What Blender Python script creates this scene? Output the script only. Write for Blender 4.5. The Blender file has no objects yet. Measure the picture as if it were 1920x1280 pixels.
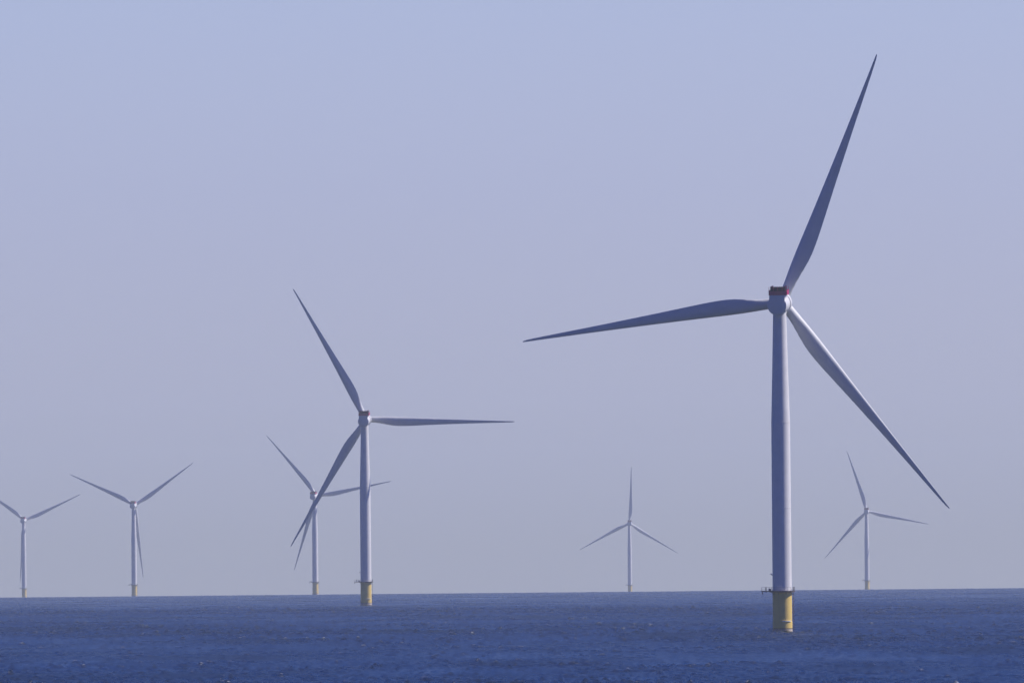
import bpy, bmesh, math, random
import numpy as np
from mathutils import Vector, Matrix

# ------------------------------------------------------------------ camera, sky, sun, exposure
RE = 7.43e6            # earth radius with ordinary refraction (sea really curves away)
CAM_H = 26.6
F_PX = 34200.0         # focal length in pixels of a 1920 wide frame
PITCH = 0.01109
ROLL = 0.0092
scene = bpy.context.scene
col = scene.collection

fwd = Vector((0, math.cos(PITCH), math.sin(PITCH)))
right = Vector((math.cos(ROLL), math.sin(ROLL) * math.sin(PITCH), -math.sin(ROLL))).normalized()
up = right.cross(fwd).normalized()
right = fwd.cross(up).normalized()
cam_data = bpy.data.cameras.new("camera")
cam = bpy.data.objects.new("camera", cam_data)
col.objects.link(cam)
cam_data.sensor_width = 36.0
cam_data.lens = F_PX / 1920 * 36
cam_data.clip_start = 1.0
cam_data.clip_end = 200000.0
rot = Matrix((right, up, -fwd)).transposed()
cam.matrix_world = Matrix.Translation((0, 0, CAM_H)) @ rot.to_4x4()
scene.camera = cam

SUN_EL = math.radians(45.5)
SUN_AZ = math.radians(90.0 - 12.0)      # clockwise from +Y (the viewing direction) towards +X
sun_dir = Vector((math.sin(SUN_AZ) * math.cos(SUN_EL), math.cos(SUN_AZ) * math.cos(SUN_EL), math.sin(SUN_EL)))

world = bpy.data.worlds.new("World")
scene.world = world
world.use_nodes = True
wn = world.node_tree.nodes; wl = world.node_tree.links
wn.clear()
sky = wn.new("ShaderNodeTexSky")
sky.sky_type = 'NISHITA'
sky.sun_disc = False
sky.sun_elevation = SUN_EL
sky.sun_rotation = SUN_AZ
sky.altitude = 0.0
sky.air_density = 1.0
sky.dust_density = 1.6
sky.ozone_density = 4.0
# a hazy bright band hugs the horizon, the sky above it is a deep clear blue
geo = wn.new("ShaderNodeTexCoord"); sep = wn.new("ShaderNodeSeparateXYZ")
wl.new(geo.outputs["Generated"], sep.inputs[0])
ramp = wn.new("ShaderNodeValToRGB"); wl.new(sep.outputs["Z"], ramp.inputs[0])
SKY_STOPS = [(0.0, (.635, .65, .86)), (.0075, (.62, .645, .97)), (.018, (.505, .535, .87)), (.035, (.40, .436, .72)), (.052, (.17, .21, .47)),
             (.09, (.030, .085, .27)), (.30, (.007, .048, .245)), (1.0, (.004, .032, .25))]
cr = ramp.color_ramp
while len(cr.elements) < len(SKY_STOPS): cr.elements.new(.5)
for e, (pz, c) in zip(cr.elements, SKY_STOPS):
    e.position = pz; e.color = (*c, 1)
tint = wn.new("ShaderNodeVectorMath"); tint.operation = 'MULTIPLY'
gain = wn.new("ShaderNodeVectorMath"); gain.operation = 'SCALE'; gain.inputs["Scale"].default_value = 2.0
wl.new(ramp.outputs[0], gain.inputs[0]); wl.new(gain.outputs[0], tint.inputs[1])
bg = wn.new("ShaderNodeBackground"); bg.inputs[1].default_value = 0.15
wo = wn.new("ShaderNodeOutputWorld")
wl.new(sky.outputs[0], tint.inputs[0]); wl.new(tint.outputs[0], bg.inputs[0]); wl.new(bg.outputs[0], wo.inputs[0])

sl = bpy.data.lights.new("sun", 'SUN')
sl.energy = 5.0
sl.angle = math.radians(0.53)
sl.color = (1.0, 0.94, 0.87)
so = bpy.data.objects.new("sun", sl); col.objects.link(so)
so.rotation_euler = sun_dir.to_track_quat('Z', 'Y').to_euler()
so.location = (200, -200, 300)

scene.view_settings.view_transform = 'Standard'
scene.view_settings.look = 'None'
scene.view_settings.exposure = 0.15
scene.view_settings.gamma = 1.0
scene.cycles.max_bounces = 6
scene.cycles.volume_bounces = 1

# ------------------------------------------------------------------ materials
def new_mat(name):
    m = bpy.data.materials.new(name); m.use_nodes = True
    nt = m.node_tree
    return m, nt.nodes, nt.links, nt.nodes["Principled BSDF"]

def paint(name, c, rough=0.4, var=0.06, streak=0.10, dirt=(0.35, 0.33, 0.30), grime=0.12, spec=0.5):
    """painted steel / gelcoat: faint tone variation, vertical run streaks, light grime"""
    m, n, l, p = new_mat(name)
    tc = n.new("ShaderNodeTexCoord")
    n1 = n.new("ShaderNodeTexNoise"); n1.inputs["Scale"].default_value = 0.35; n1.inputs["Detail"].default_value = 6
    l.new(tc.outputs["Object"], n1.inputs["Vector"])
    mp = n.new("ShaderNodeMapping"); mp.inputs["Scale"].default_value = (2.2, 2.2, 0.06)
    l.new(tc.outputs["Object"], mp.inputs["Vector"])
    n2 = n.new("ShaderNodeTexNoise"); n2.inputs["Scale"].default_value = 1.0; n2.inputs["Detail"].default_value = 4
    l.new(mp.outputs[0], n2.inputs["Vector"])
    r1 = n.new("ShaderNodeMapRange"); r1.inputs[1].default_value = .3; r1.inputs[2].default_value = .7
    r1.inputs[3].default_value = 1 - var; r1.inputs[4].default_value = 1 + var * .4
    l.new(n1.outputs["Fac"], r1.inputs[0])
    mul = n.new("ShaderNodeMix"); mul.data_type = 'RGBA'; mul.blend_type = 'MULTIPLY'; mul.inputs[0].default_value = 1
    mul.inputs[6].default_value = (*c, 1)
    l.new(r1.outputs[0], mul.inputs[7])
    r2 = n.new("ShaderNodeMapRange"); r2.inputs[1].default_value = .52; r2.inputs[2].default_value = .75
    r2.inputs[3].default_value = 0; r2.inputs[4].default_value = grime + streak
    l.new(n2.outputs["Fac"], r2.inputs[0])
    mx = n.new("ShaderNodeMix"); mx.data_type = 'RGBA'
    l.new(r2.outputs[0], mx.inputs[0]); l.new(mul.outputs[2], mx.inputs[6]); mx.inputs[7].default_value = (*dirt, 1)
    l.new(mx.outputs[2], p.inputs["Base Color"])
    r3 = n.new("ShaderNodeMapRange"); r3.inputs[3].default_value = rough - .08; r3.inputs[4].default_value = rough + .12
    l.new(n1.outputs["Fac"], r3.inputs[0]); l.new(r3.outputs[0], p.inputs["Roughness"])
    p.inputs["Specular IOR Level"].default_value = spec
    return m

M_TOWER = paint("tower_paint", (0.70, 0.69, 0.69), .45, grime=.05, streak=.07)
M_BLADE = paint("blade_gelcoat", (0.60, 0.61, 0.62), .5, grime=.02, streak=.02)
M_NAC = paint("nacelle_gelcoat", (0.66, 0.66, 0.66), .4, grime=.05, streak=.03)
M_YEL = paint("yellow_coating", (0.75, 0.54, 0.13), .5, dirt=(.30, .22, .12), grime=.10, streak=.12)
M_DARK = paint("weathered_dark_steel", (0.11, 0.085, 0.09), .6, dirt=(.12, .06, .04))
M_GALV = paint("galvanised_steel", (0.30, 0.31, 0.33), .5)
M_RED = paint("signal_red_paint", (0.42, 0.007, 0.10), .5, dirt=(.22, .01, .08), spec=.3)
M_CAGE = paint("dark_mesh_steel", (0.030, 0.003, 0.035), .7, dirt=(.02, .01, .02), spec=.2)
M_SPLASH = paint("dark_marine_growth_band", (0.07, 0.06, 0.05), .8)
M_PALE = paint("pale_barnacle_crust", (0.50, 0.42, 0.34), .85, var=.3)
M_WHITE = paint("white_paint", (0.80, 0.80, 0.80), .4)

# ------------------------------------------------------------------ mesh helpers
def ring_lathe(bm, prof, axis='Z', seg=48, cap0=True, cap1=True, centre=(0, 0)):
    rings = []
    for (t, r) in prof:
        vs = []
        for i in range(seg):
            a = 2 * math.pi * i / seg
            if axis == 'Z': p = (centre[0] + r * math.cos(a), centre[1] + r * math.sin(a), t)
            else: p = (centre[0] + r * math.cos(a), t, centre[1] + r * math.sin(a))
            vs.append(bm.verts.new(p))
        rings.append(vs)
    for a, b in zip(rings, rings[1:]):
        for i in range(seg):
            j = (i + 1) % seg
            bm.faces.new((a[i], a[j], b[j], b[i]))
    if cap0: bm.faces.new(rings[0][::-1])
    if cap1: bm.faces.new(rings[-1])
    return bm

def box(bm, x0, x1, y0, y1, z0, z1):
    r = bmesh.ops.create_cube(bm, size=1)
    for v in r['verts']:
        v.co = Vector((x0 + (v.co.x + .5) * (x1 - x0), y0 + (v.co.y + .5) * (y1 - y0), z0 + (v.co.z + .5) * (z1 - z0)))
    return r['verts']

def tube(bm, a, b, r, seg=8, r2=None):
    a = Vector(a); b = Vector(b); d = b - a
    q = d.to_track_quat('Z', 'Y').to_matrix().to_4x4()
    M = Matrix.Translation((a + b) / 2) @ q
    bmesh.ops.create_cone(bm, cap_ends=True, segments=seg, radius1=r, radius2=r if r2 is None else r2, depth=d.length, matrix=M)

def obj(name, bm, mat, parent=None, smooth=False, angle=40):
    bmesh.ops.recalc_face_normals(bm, faces=bm.faces)
    me = bpy.data.meshes.new(name); bm.to_mesh(me); bm.free()
    me.materials.append(mat)
    if smooth:
        for p in me.polygons: p.use_smooth = True
        lim = math.radians(angle)
        b2 = bmesh.new(); b2.from_mesh(me)
        for e in b2.edges:
            if len(e.link_faces) == 2 and e.calc_face_angle(0) > lim: e.smooth = False
        b2.to_mesh(me); b2.free()
    o = bpy.data.objects.new(name, me); col.objects.link(o)
    if parent: o.parent = parent
    return o

# ------------------------------------------------------------------ the sea: one curved sheet with real waves
def build_sea():
    rng = np.random.default_rng(7)
    near = np.geomspace(4, 3000, 60)[:-1]
    mid = np.arange(3000, 9200, 3.4)
    far = [mid[-1]]
    st = 3.6
    while far[-1] < 23000:
        far.append(far[-1] + st); st *= 1.012
        st = min(st, 40)
    far = np.array(far[1:])
    end = np.linspace(far[-1] + 150, 32000, 50)
    rad = np.concatenate([near, mid, far, end])
    fa = math.radians(3.5)
    fine = np.linspace(-fa, fa, 1491)
    coarse = np.linspace(fa, 2 * math.pi - fa, 120)[1:-1]
    ang = np.concatenate([fine, coarse])
    nr, na = len(rad), len(ang)
    Rg, A = np.meshgrid(rad, ang, indexing='ij')
    X = Rg * np.sin(A); Y = Rg * np.cos(A)
    Z = -(Rg ** 2) / (2 * RE)
    fadeA = np.zeros(na); fadeA[:len(fine)] = np.clip((fa - np.abs(fine)) / math.radians(.25), 0, 1)
    fadeR = np.clip((rad - 2900) / 150, 0, 1)
    fade = fadeR[:, None] * fadeA[None, :]
    H = np.zeros_like(X)
    # wind sea running towards the camera (crests roughly along X), short-crested
    comps = []
    for i in range(30):
        lam = 11 * (38 / 11) ** rng.random()
        comps.append((lam, rng.normal(0, 0.6), 0.0085 * lam ** .7 * rng.uniform(.6, 1.2)))
    for i in range(44):         # short steep cross chop, many small peaks
        lam = 1.7 * (8 / 1.7) ** rng.random()
        th = rng.choice([-1, 1]) * rng.uniform(1.15, 1.42)
        comps.append((lam, th, 0.021 * lam ** .65 * rng.uniform(.5, 1.2)))
    sub = slice(len(near), None)
    Xs = X[sub, :len(fine)]; Ys = Y[sub, :len(fine)]
    Hs = np.zeros_like(Xs)
    # groups of higher and lower waves
    env = 1 + .20 * np.sin(Xs / 37 + Ys / 160 + 1) * np.sin(Xs / 61 - Ys / 240) + .25 * np.sin(Ys / 420 + Xs / 110)
    for lam, th, a in comps:
        k = 2 * math.pi / lam
        Hs += a * np.cos(k * (math.sin(th) * Xs + math.cos(th) * Ys) + rng.uniform(0, 6.283))
    sd = Hs.std()
    Hs = Hs / sd
    foam_sparkle_s = np.clip((Hs - 2.95) / .35, 0, 1) * .42  # crest flecks: thin whitecaps, also sparkle on the water painted in as colour
    Hs = np.sign(Hs) * np.abs(Hs) ** 1.0 + .18 * (Hs ** 2 - 1)
    Hs = Hs * 0.185 * env * (1 - .6 * np.clip((np.hypot(Xs, Ys) - 9000) / 9000, 0, 1))
    Z[sub, :len(fine)] += Hs * fade[sub, :len(fine)]
    foam_sparkle = np.zeros_like(X); foam_sparkle[sub, :len(fine)] = foam_sparkle_s * fade[sub, :len(fine)]
    verts = np.stack([X, Y, Z], -1).reshape(-1, 3).astype(np.float32)
    i = np.arange(nr - 1)[:, None]; j = np.arange(na)[None, :]
    j2 = (j + 1) % na
    quads = np.stack(np.broadcast_arrays(i * na + j, i * na + j2, (i + 1) * na + j2, (i + 1) * na + j), -1).reshape(-1, 4).astype(np.int32)
    # close the small hole under the camera with a single polygon
    nq = len(quads)
    me = bpy.data.meshes.new("sea")
    me.vertices.add(len(verts)); me.vertices.foreach_set("co", verts.ravel())
    nl = nq * 4 + na
    me.loops.add(nl)
    loops = np.concatenate([quads[:, ::-1].ravel(), np.arange(na, dtype=np.int32)[::-1]])
    me.loops.foreach_set("vertex_index", loops.astype(np.int32))
    me.polygons.add(nq + 1)
    me.polygons.foreach_set("loop_start", np.concatenate([np.arange(nq) * 4, [nq * 4]]).astype(np.int32))
    me.polygons.foreach_set("use_smooth", np.ones(nq + 1, dtype=bool))
    me.update(calc_edges=True); 
    at = me.attributes.new("foam_sparkle", 'FLOAT', 'POINT')
    at.data.foreach_set("value", foam_sparkle.ravel().astype(np.float32))
    if me.polygons[nq // 2].normal.z < 0: me.flip_normals()
    o = bpy.data.objects.new("sea", me); col.objects.link(o)
    o["kind"] = "structure"
    m, n, l, p = new_mat("sea_water")
    tc = n.new("ShaderNodeTexCoord")
    # fine wind ripples, too small to model
    nz = n.new("ShaderNodeTexNoise"); nz.inputs["Scale"].default_value = 0.9; nz.inputs["Detail"].default_value = 5
    l.new(tc.outputs["Object"], nz.inputs["Vector"])
    # gust patches: the wind ruffles some areas more than others
    mp = n.new("ShaderNodeMapping"); mp.inputs["Scale"].default_value = (.02, .0022, 1)
    l.new(tc.outputs["Object"], mp.inputs["Vector"])
    g = n.new("ShaderNodeTexNoise"); g.inputs["Scale"].default_value = 1; g.inputs["Detail"].default_value = 7; g.inputs["Roughness"].default_value = .62
    l.new(mp.outputs[0], g.inputs["Vector"])
    bump = n.new("ShaderNodeBump"); bump.inputs["Distance"].default_value = .12
    l.new(nz.outputs["Fac"], bump.inputs["Height"])
    rs = n.new("ShaderNodeMapRange"); rs.inputs[1].default_value = .3; rs.inputs[2].default_value = .7
    rs.inputs[3].default_value = .6; rs.inputs[4].default_value = 1.0
    l.new(g.outputs["Fac"], rs.inputs[0]); l.new(rs.outputs[0], bump.inputs["Strength"])
    l.new(bump.outputs[0], p.inputs["Normal"])
    rr = n.new("ShaderNodeMapRange"); rr.inputs[1].default_value = .3; rr.inputs[2].default_value = .7
    rr.inputs[3].default_value = .18; rr.inputs[4].default_value = .34
    l.new(g.outputs["Fac"], rr.inputs[0])
    l.new(rr.outputs[0], p.inputs["Roughness"])
    af = n.new("ShaderNodeAttribute"); af.attribute_name = "foam_sparkle"
    fn = n.new("ShaderNodeTexNoise"); fn.inputs["Scale"].default_value = 1.1; fn.inputs["Detail"].default_value = 3
    l.new(tc.outputs["Object"], fn.inputs["Vector"])
    fm = n.new("ShaderNodeMath"); fm.operation = 'MULTIPLY'
    fr = n.new("ShaderNodeMapRange"); fr.inputs[1].default_value = .55; fr.inputs[2].default_value = .61
    l.new(fn.outputs["Fac"], fr.inputs[0]); l.new(fr.outputs[0], fm.inputs[0]); l.new(af.outputs["Fac"], fm.inputs[1])
    mx = n.new("ShaderNodeMix"); mx.data_type = 'RGBA'
    mx.inputs[6].default_value = (*SEA_COL, 1); mx.inputs[7].default_value = (.75, .78, .8, 1)  # pale fleck colour serves both foam and the painted sparkle
    l.new(fm.outputs[0], mx.inputs[0]); l.new(mx.outputs[2], p.inputs["Base Color"])
    p.inputs["IOR"].default_value = 1.333
    me.materials.append(m)
    return o

SEA_COL = (0.003, 0.012, 0.014)
build_sea()

# ------------------------------------------------------------------ one wind turbine and its parts
HUB_H = 103.8
TP_TOP = 13.3
ROTOR_R = 84.0
ROTOR_Y = 8.2

def blade_mesh():
    # (r fraction, chord, relative thickness, twist deg, pitch axis from the leading edge)
    R = ROTOR_R
    st = [(0.018, 3.3, 1.0, 16, .5), (.04, 3.3, 1.0, 16, .5), (.07, 3.45, .93, 16, .48), (.10, 3.85, .78, 15.5, .44), (.135, 4.45, .60, 15, .39),
          (.17, 4.95, .48, 13.5, .35), (.205, 5.2, .41, 12, .325), (.25, 5.1, .36, 10, .31), (.31, 4.7, .32, 7.8, .30), (.38, 4.15, .29, 5.8, .295),
          (.46, 3.55, .26, 4.0, .29), (.55, 2.95, .235, 2.6, .285), (.64, 2.4, .22, 1.5, .28), (.73, 1.9, .21, .7, .28), (.81, 1.5, .20, 0.2, .28),
          (.88, 1.15, .19, 0, .28), (.93, .9, .18, 0, .28), (.965, .72, .18, 0, .30), (.985, .58, .18, 0, .34), (.996, .42, .18, 0, .42), (1.0, .16, .3, 0, .5)]
    # refine with linear resample + smoothing
    S = np.array(st); ts = np.unique(np.concatenate([np.linspace(.018, 1, 70), S[:, 0]]))
    cols = [np.interp(ts, S[:, 0], S[:, k]) for k in range(1, 5)]
    for k in range(4):
        c = cols[k].copy(); 
        for _ in range(2): c[1:-1] = .25 * c[:-2] + .5 * c[1:-1] + .25 * c[2:]
        cols[k] = c
    N = 28
    bm = bmesh.new(); rings = []
    for t, c, th, tw, ax in zip(ts, *cols):
        tw = math.radians(tw + 1.5); vs = []
        w = min(1, max(0, (th - .42) / .55)) ; w = w * w * (3 - 2 * w)
        for i in range(N):
            a = 2 * math.pi * i / N
            x = .5 * (1 - math.cos(a))          # 0 at LE, 1 at TE
            up_ = a <= math.pi
            yt = 5 * th * (.2969 * math.sqrt(max(x, 0)) - .126 * x - .3516 * x * x + .2843 * x ** 3 - .1015 * x ** 4)
            camb = .035 * (1 - (2 * x - 1) ** 2)
            ya = camb + (yt if up_ else -yt)
            yc = .5 * th * math.sin(a)           # circle / ellipse
            y = (1 - w) * ya + w * yc
            cx = (x - ax) * c                    # + towards the trailing edge
            cy = -y * c                          # suction side towards -Y (downwind)
            # LE towards -X, twisted towards +Y (upwind)
            X = cx * math.cos(tw) + cy * math.sin(tw)
            Y = -cx * math.sin(tw) + cy * math.cos(tw)
            r = t * R
            bend = r * math.sin(math.radians(2.5)) - 2.2 * t ** 2.2
            vs.append(bm.verts.new((X, Y + bend, r)))
        rings.append(vs)
    for a, b in zip(rings, rings[1:]):
        for i in range(N):
            j = (i + 1) % N
            bm.faces.new((a[i], a[j], b[j], b[i]))
    bm.faces.new(rings[0][::-1]); bm.faces.new(rings[-1])
    return bm

def rot_blade(theta, yaw, tilt):
    """local matrix of a blade: rotate in the rotor plane, tilt, yaw, lift to the hub"""
    return nac_matrix(yaw, tilt) @ Matrix.Translation((0, ROTOR_Y, 0)) @ Matrix.Rotation(theta, 4, 'Y')

def nac_matrix(yaw, tilt=math.radians(5)):
    return Matrix.Translation((0, 0, HUB_H)) @ Matrix.Rotation(-yaw, 4, 'Z') @ Matrix.Rotation(tilt, 4, 'X')

def make_turbine():
    root = bpy.data.objects.new("wind_turbine", None); col.objects.link(root)
    root.empty_display_size = 5
    # yellow transition piece standing in the water (> splash_band, barnacle_band, ledge, boat_ladder)
    bm = bmesh.new()
    ring_lathe(bm, [(-7, 3.14), (3.55, 3.14), (3.62, 3.06), (TP_TOP - .5, 3.06), (TP_TOP - .5, 3.20), (TP_TOP - .25, 3.20), (TP_TOP - .25, 3.06), (TP_TOP, 3.06)], seg=72)
    tp = obj("transition_piece", bm, M_YEL, root, True)
    bm = bmesh.new()
    ring_lathe(bm, [(1.2, 3.1), (1.2, 3.17), (1.5, 3.17), (1.5, 3.1)], seg=72, cap0=False, cap1=False)
    obj("waterline_band", bm, M_SPLASH, tp, True)
    bm = bmesh.new()
    rnd = random.Random(3)
    ring_lathe(bm, [(-.8, 3.1), (-.8, 3.175), (.80, 3.175), (1.16, 3.16), (1.195, 3.1)], seg=72, cap0=False, cap1=False)
    for v in bm.verts:
        v.co.z += rnd.uniform(-.04, .0)
    obj("marine_growth", bm, M_PALE, tp, True)
    bm = bmesh.new()      # short arc on the right: sunlit ledge, its brightness painted in as white
    for k in range(14):
        a0 = math.radians(-92 + k * 4.0)
        a1 = math.radians(-92 + (k + 1) * 4.0)
        pts = [(3.07, a0), (3.34, a0), (3.34, a1), (3.07, a1)]
        lo = [bm.verts.new((r * math.cos(a), r * math.sin(a), 3.60)) for r, a in pts]
        hi = [bm.verts.new((r * math.cos(a), r * math.sin(a), 3.85)) for r, a in pts]
        bm.faces.new(lo[::-1]); bm.faces.new(hi)
        for q in range(4): bm.faces.new((lo[q], lo[(q + 1) % 4], hi[(q + 1) % 4], hi[q]))
    obj("sunlit_ledge", bm, M_WHITE, tp)
    bm = bmesh.new()      # boat landing: two tubes with rungs on the right
    for y in (-.45, .45):
        tube(bm, (3.62, y + .8, -2), (3.62, y + .8, TP_TOP - .6), .09, 8)
        for z in (1.6, 5.0, 8.6, 12.2):
            tube(bm, (3.0, y + .8, z), (3.62, y + .8, z), .06, 6)
    z = -1.5
    while z < TP_TOP - .8:
        tube(bm, (3.62, .35, z), (3.62, 1.25, z), .03, 5); z += .45
    obj("boat_ladder", bm, M_DARK, tp)

    # work platform with a long laydown wing to the left (> railing, crane)
    bm = bmesh.new()
    zt = TP_TOP + .02
    ring_lathe(bm, [(zt - .48, 4.0), (zt - .2, 4.0), (zt - .2, 4.15), (zt, 4.15)], seg=48)
    box(bm, -6.6, -2.2, -2.3, 1.5, zt - .30, zt + .004)
    for x in (-6.2, -5.0, -3.9):
        box(bm, x - .09, x + .09, -2.28, 1.48, zt - .52, zt - .305)
    box(bm, -6.4, -6.1, -2.1, -1.8, zt - 1.1, zt - .525)
    for k in range(8):     # brackets
        a = math.radians(22 + 45 * k)
        c, s = math.cos(a), math.sin(a)
        tube(bm, (3.0 * c, 3.0 * s, zt - 1.15), (3.85 * c, 3.85 * s, zt - .3), .07, 6)
    pf = obj("work_platform", bm, M_DARK, root)
    bm = bmesh.new()
    path = []
    for k in range(0, 37):
        a = math.radians(-145 + k * 290 / 36)
        path.append((3.98 * math.cos(a), 3.98 * math.sin(a)))
    path += [(-3.9, 1.45), (-5.2, 1.45), (-6.5, 1.45), (-6.5, .2), (-6.5, -1.0), (-6.5, -2.25), (-5.3, -2.25), (-4.2, -2.25)]
    for (a, b) in zip(path, path[1:] + path[:1]):
        for hz in (.55, 1.12):
            tube(bm, (a[0], a[1], zt + hz), (b[0], b[1], zt + hz), .035, 5)
    for k, p in enumerate(path):
        if k > 36 or k % 2 == 0:
            tube(bm, (p[0], p[1], zt), (p[0], p[1], zt + 1.14), .04, 5)
    obj("railing", bm, M_GALV, pf)
    for d in ((-5.3, -5.0, -2.2, -1.9, zt + .01, zt + 1.2), (3.55, 3.85, -.9, -.5, zt + .01, zt + 1.25), (-4.3, -3.5, .2, 1.0, zt + .01, zt + .7)):
        bm = bmesh.new()
        vs = box(bm, *d)
        bmesh.ops.bevel(bm, geom=list(bm.edges), offset=.04, segments=1, affect='EDGES')
        obj("equipment_locker", bm, M_DARK, pf)
    # tower (> service_lamp, door)
    bm = bmesh.new()
    zb = TP_TOP + .03
    top = HUB_H - 2.6
    prof = [(zb, 3.17), (zb + .25, 3.17), (zb + .25, 3.03), (zb + 26, 3.0), (zb + 26.02, 3.035), (zb + 26.22, 3.035), (zb + 26.24, 3.0), (zb + 53, 2.96),
            (zb + 53.02, 3.0), (zb + 53.25, 3.0), (zb + 53.27, 2.95), (zb + 70, 2.50), (top, 2.08)]
    ring_lathe(bm, prof, seg=96)
    tw = obj("tower", bm, M_TOWER, root, True, 25)
    bm = bmesh.new()
    a = math.radians(-150)
    tube(bm, (2.9 * math.cos(a), 2.9 * math.sin(a), zb + 4.5), (4.05 * math.cos(a), 4.05 * math.sin(a), zb + 5.3), .08, 8)
    tube(bm, (3.55 * math.cos(a), 3.55 * math.sin(a), zb + 4.95), (4.15 * math.cos(a), 4.15 * math.sin(a), zb + 5.38), .2, 10)
    obj("service_lamp", bm, M_WHITE, tw)
    bm = bmesh.new()
    for k in range(5):
        a0 = math.radians(200 + k * 4); a1 = math.radians(204 + k * 4)
        vs = [bm.verts.new((r * math.cos(a), r * math.sin(a), z)) for (r, a, z) in
              ((3.07, a0, zb + .5), (3.07, a1, zb + .5), (3.07, a1, zb + 2.7), (3.07, a0, zb + 2.7))]
        bm.faces.new(vs)
        v2 = [bm.verts.new((3.0 * math.cos(a), 3.0 * math.sin(a), z)) for (a, z) in
              ((a0, zb + .5), (a1, zb + .5), (a1, zb + 2.7), (a0, zb + 2.7))]
        for q in range(4):
            bm.faces.new((vs[q], vs[(q + 1) % 4], v2[(q + 1) % 4], v2[q]))
    obj("door", bm, M_NAC, tw)

    # nacelle: round rear, boxy canopy, generator ring (> hoist_platform, hoist_cage, wind_sensor)
    bm = bmesh.new()
    prof = [(-7.62, .4), (-7.60, 1.4), (-7.5, 2.4), (-7.3, 2.92), (-7.05, 3.06), (-6.75, 3.08), (-6.7, 2.86), (-6.4, 2.86), (-6.35, 3.0), (-4, 3.12), (0, 3.2), (1.6, 3.22),
            (1.65, 3.12), (1.9, 3.12), (1.95, 3.42), (2.2, 3.5), (4.8, 3.5), (5.1, 3.4), (5.15, 2.7), (5.6, 2.7)]
    ring_lathe(bm, prof, axis='Y', seg=64)
    ring_lathe(bm, [(-3.1, 2.12), (-2.2, 2.3), (-1.0, 2.4)], seg=48)
    nac = obj("nacelle", bm, M_NAC, root, True, 35)
    bm = bmesh.new()
    vs = box(bm, -2.45, 2.45, -7.66, 1.4, 1.0, 3.25)
    for v in vs:
        if v.co.y > 0 and v.co.z > 2: v.co.z -= .2
    bmesh.ops.bevel(bm, geom=[e for e in bm.edges], offset=.14, segments=2, affect='EDGES')
    obj("canopy", bm, M_NAC, nac, True, 30)
    bm = bmesh.new()       # red painted hoist basket floor and panels
    y0, y1 = -7.45, -1.4
    box(bm, -2.92, 2.92, y0, y1, 3.27, 3.42)
    for x in (-2.85, 2.85):
        box(bm, x - .06, x + .06, y0 + .05, y1 - .05, 3.425, 4.75)
    box(bm, -2.75, 2.75, y0 + .01, y0 + .09, 3.425, 4.6)
    box(bm, -2.78, 2.78, y1 - .1, y1 - .02, 3.425, 4.75)
    for x in (-2.8, -1.4, 0, 1.4, 2.8):
        tube(bm, (x, y0 + .2, 3.4), (x, y0 + .2, 5.9), .07, 6)
        tube(bm, (x, y1 - .25, 3.4), (x, y1 - .25, 5.7), .07, 6)
    for v in bm.verts: v.co.x += .3
    obj("hoist_platform", bm, M_RED, nac)
    bm = bmesh.new()       # dark cooler fins and cage inside / above the basket
    for k in range(16):
        x = -2.25 + k * .3
        box(bm, x - .055, x + .055, y0 + .6, y1 - .5, 3.43, 5.55 + (.12 if k % 5 == 0 else 0))
    box(bm, -2.4, 2.4, y0 + .75, y0 + .85, 3.43, 5.6)
    box(bm, -2.4, 2.45, y0 + .5, y0 + .62, 5.3, 5.92)
    box(bm, 1.75, 2.45, y0 + .63, y1 - .4, 5.605, 5.92)
    box(bm, -2.4, -1.9, y0 + .63, y1 - .4, 5.605, 5.92)
    for v in bm.verts: v.co.x += .3
    obj("hoist_cage", bm, M_CAGE, nac)
    for x in (-1.6, 1.9):
        bm = bmesh.new()
        tube(bm, (x, 2.6, 2.6), (x, 2.6, 5.0), .06, 6)
        tube(bm, (x - .45, 2.6, 4.7), (x + .45, 2.6, 4.7), .05, 6)
        tube(bm, (x - .42, 2.6, 4.7), (x - .42, 2.6, 5.05), .08, 6)
        tube(bm, (x + .42, 2.6, 4.7), (x + .42, 2.6, 5.15), .06, 6)
        obj("wind_sensor", bm, M_GALV, nac)
    # hub with a rounded spinner
    bm = bmesh.new()
    ring_lathe(bm, [(5.3, 2.35), (5.8, 2.55), (6.8, 2.62), (9.0, 2.6), (9.9, 2.35), (10.6, 1.8), (11.05, 1.0), (11.2, .3)], axis='Y', seg=48)
    hub = obj("hub", bm, M_NAC, root, True, 35)
    bl = []
    b0 = obj("rotor_blade", blade_mesh(), M_BLADE, root, True, 60)
    bl.append(b0)
    for k in range(2):
        b = b0.copy(); col.objects.link(b); b.parent = root; bl.append(b)
    return root

def copy_tree(o, parent=None):
    c = o.copy(); col.objects.link(c)
    c.parent = parent
    for ch in list(o.children): copy_tree(ch, c)
    return c

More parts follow.
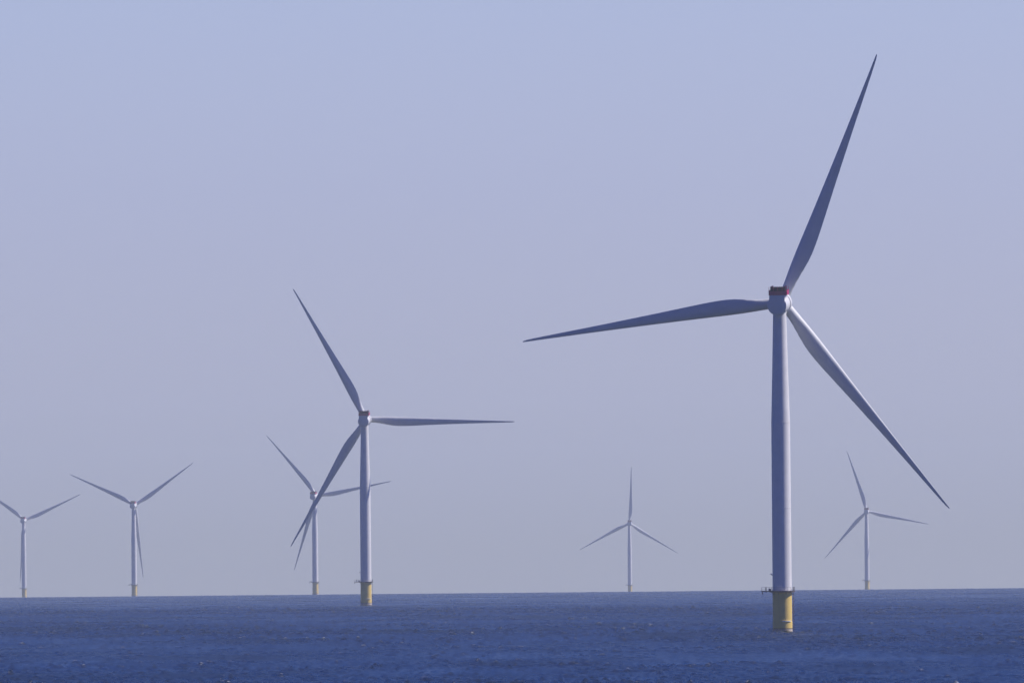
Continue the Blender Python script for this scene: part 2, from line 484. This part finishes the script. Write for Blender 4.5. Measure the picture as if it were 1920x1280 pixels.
def pose(root, yaw, phase):
    yaw = math.radians(yaw); k = 0
    for ch in root.children:
        kind = ch.name.split('.')[0]
        if kind in ('nacelle', 'hub'):
            ch.matrix_parent_inverse = Matrix.Identity(4)
            ch.matrix_local = nac_matrix(yaw)
        elif kind == 'rotor_blade':
            ch.matrix_local = rot_blade(math.radians(phase + 120 * k), yaw, math.radians(5)); k += 1

def ground_point(u, dist):
    v = 1110.8 - (u - 960) * ROLL
    d = right * ((u - 960) / F_PX) - up * ((v - 640) / F_PX) + fwd
    az = math.atan2(d.x, d.y)
    return Vector((dist * math.sin(az), dist * math.cos(az), -dist * dist / (2 * RE)))

# (base x in the 1920 px frame, px per metre, yaw, rotor phase, label)
T = [
    (1466.6, 5.935, 7, 21.9, "largest wind turbine, on a thick yellow base, one blade pointing up and right"),
    (686.4, 3.335, 5, -28.5, "second largest wind turbine, on a yellow base, its right blade level"),
    (591.5, 1.772, 17, -40.1, "hazy wind turbine whose nacelle shows just left of the second largest turbine's lower blade"),
    (252.0, 1.636, 11, -64.8, "hazy wind turbine, two blades in a wide V, the third right of its tower"),
    (45.4, 1.40, 10, -54.0, "hazy wind turbine at the left edge, its left blade cut off by the frame"),
    (1181.3, 1.268, 1, 2.3, "smallest wind turbine, one blade straight up, alone on the horizon between two larger ones"),
    (1626.0, 1.42, 4, -17.7, "pale distant wind turbine under the largest turbine's lower right blade"),
]
proto = make_turbine()
roots = [proto] + [copy_tree(proto) for _ in T[1:]]
for r, (u, s, yaw, ph, lab) in zip(roots, T):
    r.location = ground_point(u, F_PX / s)
    pose(r, yaw, ph)
    r["label"] = lab; r["category"] = "wind turbine"; r["group"] = "offshore wind turbines standing in the sea"

# ------------------------------------------------------------------ haze: closed box of even air round everything
bm = bmesh.new()
box(bm, -33000, 33000, -33000, 33000, -71, 200)
hm = bpy.data.materials.new("haze_air"); hm.use_nodes = True
hn = hm.node_tree.nodes; hl = hm.node_tree.links; hn.clear()
ho = hn.new("ShaderNodeOutputMaterial"); hv = hn.new("ShaderNodeVolumePrincipled")
hv.inputs["Color"].default_value = (0.84, 0.92, 1.0, 1)
hv.inputs["Density"].default_value = 2.0e-5
hv.inputs["Anisotropy"].default_value = 0.0
hl.new(hv.outputs[0], ho.inputs["Volume"])
hz = obj("haze", bm, hm); hz["kind"] = "stuff"
